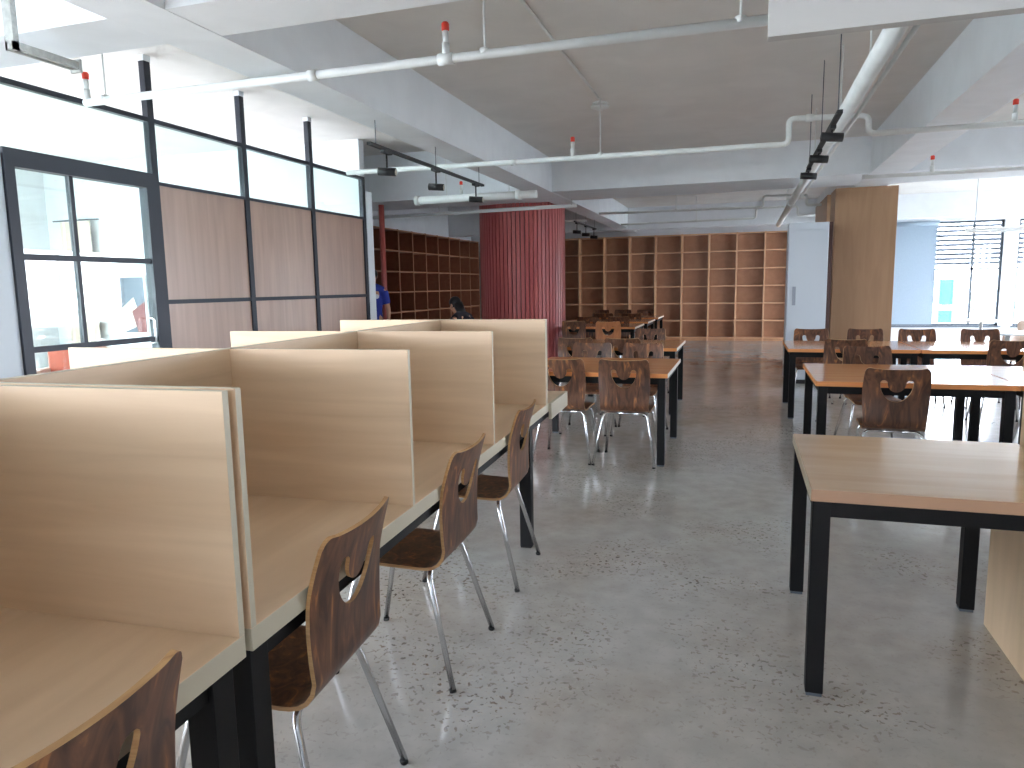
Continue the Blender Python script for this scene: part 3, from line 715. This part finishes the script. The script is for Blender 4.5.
# ------------------------------------------------------------------ sprinkler pipes
def sprinkler(parent, x, y, z, h=0.19):
    s = MB().tube([(x, y, z), (x, y, z + h * 0.45)], 0.022, 12).tube([(x, y, z + h * 0.45), (x, y, z + h * 0.8)], 0.017, 12).build('sprinkler_riser', 'pipe', parent)
    MB().lathe([(0.012, z + h * 0.8), (0.022, z + h * 0.82), (0.022, z + h), (0.016, z + h * 1.05)], (x, y, 0), 14).build('sprinkler_cap', 'redcap', s)
def rod(parent, x, y, z0, z1):
    MB().tube([(x, y, z0), (x, y, z1)], 0.006, 8).lathe([(0.03, z0 - 0.0), (0.03, z0 + 0.03)], (x, y, 0), 12).build('hanger_rod', 'pipe', parent)
def run(label, pts, r, rods=(), heads=(), couplings=(), name='sprinkler_pipe', bend=0.06):
    p = tag(empty(name, (0, 0, 0)), label, 'pipe', 'sprinkler pipes')
    MB().tube(fillet(pts, bend, 5), r, 14).build('pipe', 'pipe', p)
    for x, y, z0, z1 in rods: rod(p, x, y, z0, z1)
    for x, y, z in heads: sprinkler(p, x, y, z)
    for a, b in couplings: MB().tube([a, b], r * 1.28, 14).build('coupling', 'pipe', p)
    return p
z1 = 2.742
run('long white sprinkler pipe crossing the near ceiling with red-capped heads', [(-4.33, 4, z1), (0.30, 4, z1)], 0.026,
    [(-4.15, 4, z1, SL), (-1.42, 4, z1, SR), (-0.05, 4, z1, SR)], [(-4.31, 4, z1), (-1.655, 4, z1)],
    [((-1.70, 4, z1), (-1.61, 4, z1)), ((-2.56, 4, z1), (-2.50, 4, z1))])
y2 = 7.3
run('white sprinkler pipe across the middle ceiling that steps up over the long main pipe',
    [(-4.25, y2, 2.735), (0.36, y2, 2.705), (0.355, y2, 2.93), (1.02, y2, 2.90), (1.02, y2, 2.745), (4.5, y2, 2.735)], 0.026,
    [(-1.395, y2, 2.72, SR)], [(-1.675, y2, 2.725), (2.14, y2, 2.74)], [((-2.33, y2, 2.72), (-2.27, y2, 2.72)), ((0.50, y2, 2.924), (0.56, y2, 2.921))])
run('thick white main pipe running along the aisle ceiling to the back', [(0.69, 3.2, 2.70), (0.69, 17.2, 2.70)], 0.052,
    [(0.69, 5.0, 2.72, SR), (0.69, 6.4, 2.72, SR), (0.69, 8.6, 2.72, SR), (0.69, 14, 2.72, SR)], (), [((0.69, 7.0, 2.7), (0.69, 7.12, 2.7)), ((0.69, 12.5, 2.7), (0.69, 12.6, 2.7))])
run('thin white pipe hung just right of the thick main pipe', [(0.80, 3.2, 2.72), (0.80, 12.0, 2.72)], 0.014)
run('thick white pipe with rounded end by the left track light', [(-4.36, 9.3, 2.645), (-2.62, 9.3, 2.645)], 0.052,
    [(-3.9, 9.3, 2.66, SL), (-3.0, 9.3, 2.66, SR)], [(-3.68, 9.3, 2.67)], [((-4.36, 9.3, 2.645), (-4.30, 9.3, 2.645)), ((-2.9, 9.3, 2.645), (-2.84, 9.3, 2.645))])
run('white pipe passing in front of the red slatted column', [(-6.9, 11.35, 2.66), (-2.55, 11.35, 2.70)], 0.03, [(-4.9, 11.35, 2.68, SL), (-2.62, 11.35, 2.70, SR)])
run('thin white pipe right of the red slatted column top', [(-2.95, 14, 2.70), (-4.3, 14, 2.70)], 0.02, [(-3.6, 14, 2.7, SL)])
run('white pipe stepping up beyond the far beam, nearer of two', [(-2.6, 13.5, 2.765), (0.28, 13.5, 2.745), (0.28, 13.5, 2.93), (0.98, 13.5, 2.92), (0.98, 13.5, 2.74), (1.4, 13.5, 2.74)], 0.022,
    [(-1.2, 13.5, 2.76, SR)], [])
run('white pipe stepping up beyond the far beam, farther of two', [(-2.6, 16, 2.755), (0.2, 16, 2.765), (0.2, 16, 2.97), (1.0, 16, 2.97), (1.0, 16, 2.78), (1.4, 16, 2.78)], 0.022,
    [(-1.0, 16, 2.76, SR)], [])
run('white pipe under the right end of the far beam with a red-capped head', [(1.3, 9.6, 2.66), (5.5, 9.6, 2.66)], 0.022, [(4.0, 9.6, 2.66, SR)], [(2.03, 9.6, 2.66)])
run('thin conduit fixed along the main ceiling slab', [(-1.40, 3.45, SR - 0.012), (-1.40, 7.22, SR - 0.012)], 0.011)
# smoke detector on the slab
sd = tag(empty('smoke_detector', (-1.43, 7.47, SR)), 'white round smoke detector on the main ceiling', 'smoke detector')
MB().lathe([(0.075, 0.0), (0.075, -0.02)], seg=24).build('base', 'pipe', sd)
MB().lathe([(0.03, -0.075), (0.055, -0.06), (0.09, -0.05), (0.095, -0.035), (0.05, -0.02)], seg=24).build('head', 'pipe', sd)
# galvanised channel bracket top left
br = tag(empty('channel_bracket', (-3.53, 2.95, 0)), 'galvanised metal channel bracket under the ceiling at the top left', 'bracket')
MB().box(-0.014, 0.0, -0.12, 0.26, 2.66, 2.70).build('channel_rail', 'galv', br)
MB().box(0.03, 0.044, -0.12, 0.26, 2.66, 2.70).build('channel_rail', 'galv', br)
MB().box(-0.02, 0.05, 0.25, 0.265, 2.645, 2.715).build('end_plate', 'galv', br)
MB().box(-0.014, 0.044, -0.12, -0.09, 2.66, 3.52).build('drop_strut', 'galv', br)

# ------------------------------------------------------------------ track lights
def track(label, x, y0, y1, z, spots, top, yaw, arm=0.18):
    t = tag(empty('track_light', (x, 0, 0)), label, 'track light', 'black ceiling track lights')
    MB().box(-0.018, 0.018, y0, y1, z - 0.012, z + 0.012).build('track', 'black', t)
    for y in (y0 + 0.12, (y0 + y1) / 2, y1 - 0.12): MB().tube([(0, y, z), (0, y, top)], 0.004, 6).build('hanger_rod', 'alu', t)
    for y in spots:
        s = MB().box(-0.02, 0.02, y - 0.07, y + 0.07, z - 0.035, z - 0.012).tube([(0, y, z - 0.03), (0, y, z - arm + 0.02)], 0.008, 8).build('spot_arm', 'black', t)
        d = Vector((cos(yaw), sin(yaw), -0.08)); c = Vector((0, y, z - arm))
        h = MB().tube([c - d * 0.075, c + d * 0.075], 0.033, 16).build('spot_head', 'black', t)
        MB().tube([c + d * 0.0755, c + d * 0.078], 0.026, 16).build('spot_lens', 'lens', h)
track('black ceiling track with three spots on the left, before the red column', -2.88, 5.30, 7.95, 2.60, (5.60, 6.62, 7.72), BS, R_(10))
track('black ceiling track with three spots beside the thick pipe on the right', 0.59, 5.50, 8.05, 2.585, (5.95, 6.95, 8.0), SR, R_(5), 0.085)
track('small black ceiling track with three spots far behind the red column', -3.0, 13.2, 15.2, 2.62, (13.4, 14.2, 15.0), BS, R_(5))

# fluorescent batten crossing the right windows
tl = tag(empty('batten_light', (4.1, 14.0, 2.24)), 'white batten light hanging in front of the right windows', 'light')
MB().box(-0.6, 0.6, -0.03, 0.03, 0.0, 0.05).build('body', 'whitetop', tl, 0.004)
MB().tube([(-0.58, 0, -0.02), (0.58, 0, -0.02)], 0.016, 12).build('tube', 'whitetop', tl)
for s in (-0.45, 0.45): MB().tube([(s, 0, 0.05), (s, 0, SR - 2.24)], 0.004, 6).build('hanger_rod', 'alu', tl)

# ------------------------------------------------------------------ people
def person(label, loc, rz, joints, edges, radii, root, shirt_mat, bottoms, extra):
    p = tag(empty('person', loc, rz), label, 'person')
    names = list(joints); me = bpy.data.meshes.new('body')
    me.from_pydata([joints[n] for n in names], [(names.index(a), names.index(b)) for a, b in edges], [])
    o = bpy.data.objects.new('body', me); COL.objects.link(o); o.parent = p; me.materials.append(M['skin'])
    sk = o.modifiers.new('skin', 'SKIN')
    for i, n in enumerate(names):
        r = radii[n]; me.skin_vertices[0].data[i].radius = r if isinstance(r, tuple) else (r, r)
        me.skin_vertices[0].data[i].use_root = (n == root)
    sub = o.modifiers.new('sub', 'SUBSURF'); sub.levels = 2; sub.render_levels = 2
    sk.use_smooth_shade = True
    bake(o); return p
def cloth(name, parent, joints, chains, mat, grow=0.012, flat=1.0):
    mb = MB()
    for ch, rs in chains:
        n0 = len(mb.bm.verts); mb.tube([joints[c] if isinstance(c, str) else c for c in ch], [r + grow for r in rs], 18)
        if flat < 1 and max(rs) > 0.12:                      # a trunk is wider than it is deep
            mb.bm.verts.ensure_lookup_table()
            for v in mb.bm.verts[n0:]: v.co.y *= flat
    o = mb.build(name, mat, parent); o.modifiers.new('rm', 'REMESH').voxel_size = 0.012; o.modifiers['rm'].use_smooth_shade = True
    sm = o.modifiers.new('sm', 'SMOOTH'); sm.iterations = 6; bake(o); return o
def hands(parent, joints):
    for s in ('l', 'r'):
        w = Vector(joints['wr' + s]); e = Vector(joints['el' + s]); d = (w - e).normalized()
        side = d.cross(Vector((0, 1, 0))).normalized() if abs(d.y) < 0.9 else Vector((1, 0, 0))
        nrm = d.cross(side).normalized(); sg = 1 if s == 'l' else -1
        mb = MB()
        mb.tube([w, w + d * 0.04, w + d * 0.085], [0.024, 0.034, 0.030], 10)
        for k, ln in enumerate((0.068, 0.078, 0.072, 0.056)):
            b = w + d * 0.08 + nrm * (k - 1.5) * 0.017
            mb.tube([b, b + d * ln * 0.5 + side * 0.006 * sg, b + d * ln + side * 0.024 * sg], [0.0085, 0.008, 0.006], 8)
        b = w + d * 0.03 - nrm * 0.028
        mb.tube([b, b + d * 0.03 - nrm * 0.02, b + d * 0.06 - nrm * 0.024], [0.011, 0.010, 0.007], 8)
        mb.build('hand', 'skin', parent)
def head(parent, c, f, up=Vector((0, 0, 1)), hairlen=0.0, face=True):
    """face details and hair on a head centred at c looking along f"""
    c = Vector(c); f = Vector(f).normalized(); r = f.cross(up).normalized(); u = r.cross(f)
    mb = MB()
    for s in (-1, 1): mb.ellipsoid(c + f * 0.083 + r * s * 0.032 + u * 0.01, (0.011, 0.011, 0.008), 10, 6)
    mb.build('eyes', 'hair', parent)
    MB().tube([c + f * 0.092 + u * 0.012, c + f * 0.108 - u * 0.018, c + f * 0.092 - u * 0.028], [0.008, 0.014, 0.010], 8).build('nose', 'skin', parent)
    MB().tube([c + f * 0.083 - u * 0.055 - r * 0.022, c + f * 0.09 - u * 0.056, c + f * 0.083 - u * 0.055 + r * 0.022], [0.004, 0.007, 0.004], 8).build('mouth', 'redseat', parent)
    for s in (-1, 1): MB().ellipsoid(c + r * s * 0.078 - f * 0.005, (0.014, 0.02, 0.03), 10, 6).build('ear', 'skin', parent)
    h = MB(); h.ellipsoid(c - f * 0.016 + u * 0.032, (0.090, 0.094, 0.098), 20, 12)
    bmv = [v for v in h.bm.verts if (v.co - c).dot(f) > 0.045 and (v.co - c).dot(u) < 0.062]
    for v in bmv: v.co -= f * ((v.co - c).dot(f) - 0.03)
    if hairlen: h.tube([c - f * 0.06 + u * 0.0, c - f * 0.085 - u * hairlen * 0.5, c - f * 0.07 - u * hairlen], [0.075, 0.07, 0.03], 14)
    h.build('hair', 'hair', parent)

def standing():
    return dict(pel=(0, 0, .95), wai=(0, 0, 1.10), che=(0, 0.0, 1.30), nkb=(0, -0.01, 1.46), nk=(0, 0.0, 1.52), jaw=(0, 0.035, 1.565), hd=(0, 0.01, 1.635), top=(0, 0, 1.70),
                shl=(-.17, 0, 1.41), ell=(-.23, -.02, 1.13), wrl=(-.24, .06, .90), shr=(.17, 0, 1.41), elr=(.23, -.02, 1.13), wrr=(.24, .06, .90),
                hil=(-.09, 0, .90), knl=(-.10, .02, .49), anl=(-.11, -.01, .09), tol=(-.12, .14, .04), hir=(.09, 0, .90), knr=(.10, .02, .49), anr=(.11, -.01, .09), tor=(.12, .14, .04))
EDG = [('pel', 'wai'), ('wai', 'che'), ('che', 'nkb'), ('nkb', 'nk'), ('nk', 'jaw'), ('jaw', 'hd'), ('hd', 'top'), ('nkb', 'shl'), ('shl', 'ell'), ('ell', 'wrl'), ('nkb', 'shr'), ('shr', 'elr'), ('elr', 'wrr'),
       ('pel', 'hil'), ('hil', 'knl'), ('knl', 'anl'), ('anl', 'tol'), ('pel', 'hir'), ('hir', 'knr'), ('knr', 'anr'), ('anr', 'tor')]
RAD = dict(pel=(.14, .10), wai=(.125, .095), che=(.15, .11), nkb=(.07, .06), nk=.052, jaw=(.062, .07), hd=(.078, .092), top=(.05, .06), shl=.055, ell=.040, wrl=.027, shr=.055, elr=.040, wrr=.027,
           hil=.085, knl=.055, anl=.037, tol=.032, hir=.085, knr=.055, anr=.037, tor=.032)
def clothe(p, J, shirt, trousers, sleeve=0.7, flat=1.0):
    mid = lambda a, b, t: tuple(Vector(J[a]).lerp(Vector(J[b]), t))
    ch = [(('pel', 'wai', 'che', mid('che', 'nkb', .75)), (.135, .125, .145, .085)), (('shl', 'nkb', 'shr'), (.055, .085, .055))]
    for s in 'lr': ch.append((('sh' + s, mid('sh' + s, 'el' + s, sleeve)), (.058, .050)))
    sh = cloth('shirt', p, J, ch, shirt, flat=flat)
    ch = [((mid('pel', 'wai', .35), 'pel'), (.125, .135))]
    for s in 'lr': ch.append((('pel', 'hi' + s, 'kn' + s, mid('kn' + s, 'an' + s, .9)), (.10, .088, .062, .05)))
    cloth('trousers', p, J, ch, trousers, flat=flat)
    for s in 'lr':
        a, t = Vector(J['an' + s]), Vector(J['to' + s])
        MB().tube([a + Vector((0, -.03, -.055)), a.lerp(t, .5) + Vector((0, 0, -.015)), t + Vector((0, .03, 0))], [.035, .04, .034], 12).build('shoe', 'black', p)
    return sh
J = standing()
p1 = person('standing person in a blue t-shirt with white chest mark beside the red pole', (-5.50, 10.05, 0), R_(-158), J, EDG, RAD, 'pel', None, None, None)
s1 = clothe(p1, J, 'bluecloth', 'darkcloth', flat=0.76); hands(p1, J); head(p1, (0, 0.012, 1.635), (0, 1, 0))
MB().lathe([(0.035, -0.002), (0.035, 0.002)], seg=20).build('chest_badge', 'whitecloth', s1)
bd = kids(s1)[0]; bd.location = (-0.075, 0.108, 1.33); bd.rotation_euler = (R_(90), 0, R_(22))
# seated, head bent forward over a book
J2 = dict(pel=(0, 0, .50), wai=(0, .03, .64), che=(0, .10, .83), nkb=(0, .19, .97), nk=(0, .23, 1.03), jaw=(0, .30, 1.055), hd=(0, .305, 1.13), top=(0, .29, 1.20),
          shl=(-.17, .16, .93), ell=(-.24, .24, .68), wrl=(-.16, .46, .73), shr=(.17, .16, .93), elr=(.24, .24, .68), wrr=(.16, .46, .73),
          hil=(-.09, .02, .50), knl=(-.11, .43, .49), anl=(-.11, .40, .09), tol=(-.12, .55, .04), hir=(.09, .02, .50), knr=(.11, .43, .49), anr=(.11, .40, .09), tor=(.12, .55, .04))
for n in ('pel', 'wai', 'che', 'nkb', 'nk', 'jaw', 'hd', 'top', 'shl', 'ell', 'wrl', 'shr', 'elr', 'wrr', 'hil', 'hir', 'knl', 'knr'): J2[n] = (J2[n][0], J2[n][1], J2[n][2] + 0.055)
p2 = person('seated person with long black hair and dark top bending over behind the carrels', (-3.86, 10.0, 0), R_(70), J2, EDG, RAD, 'pel', None, None, None)
clothe(p2, J2, 'darkcloth', 'darkcloth', 0.95); hands(p2, J2); head(p2, (0, .307, 1.185), (0, 1, -0.35), hairlen=0.26)
MB().tube([(-0.08, .17, 1.045), (0, .27, 1.03), (0.08, .17, 1.045)], 0.016, 10).build('collar', 'whitecloth', p2)
chair(-3.85, 10.0, 70, 'dark plywood chair under the seated person behind the carrels', 'plywood chairs behind the carrels')
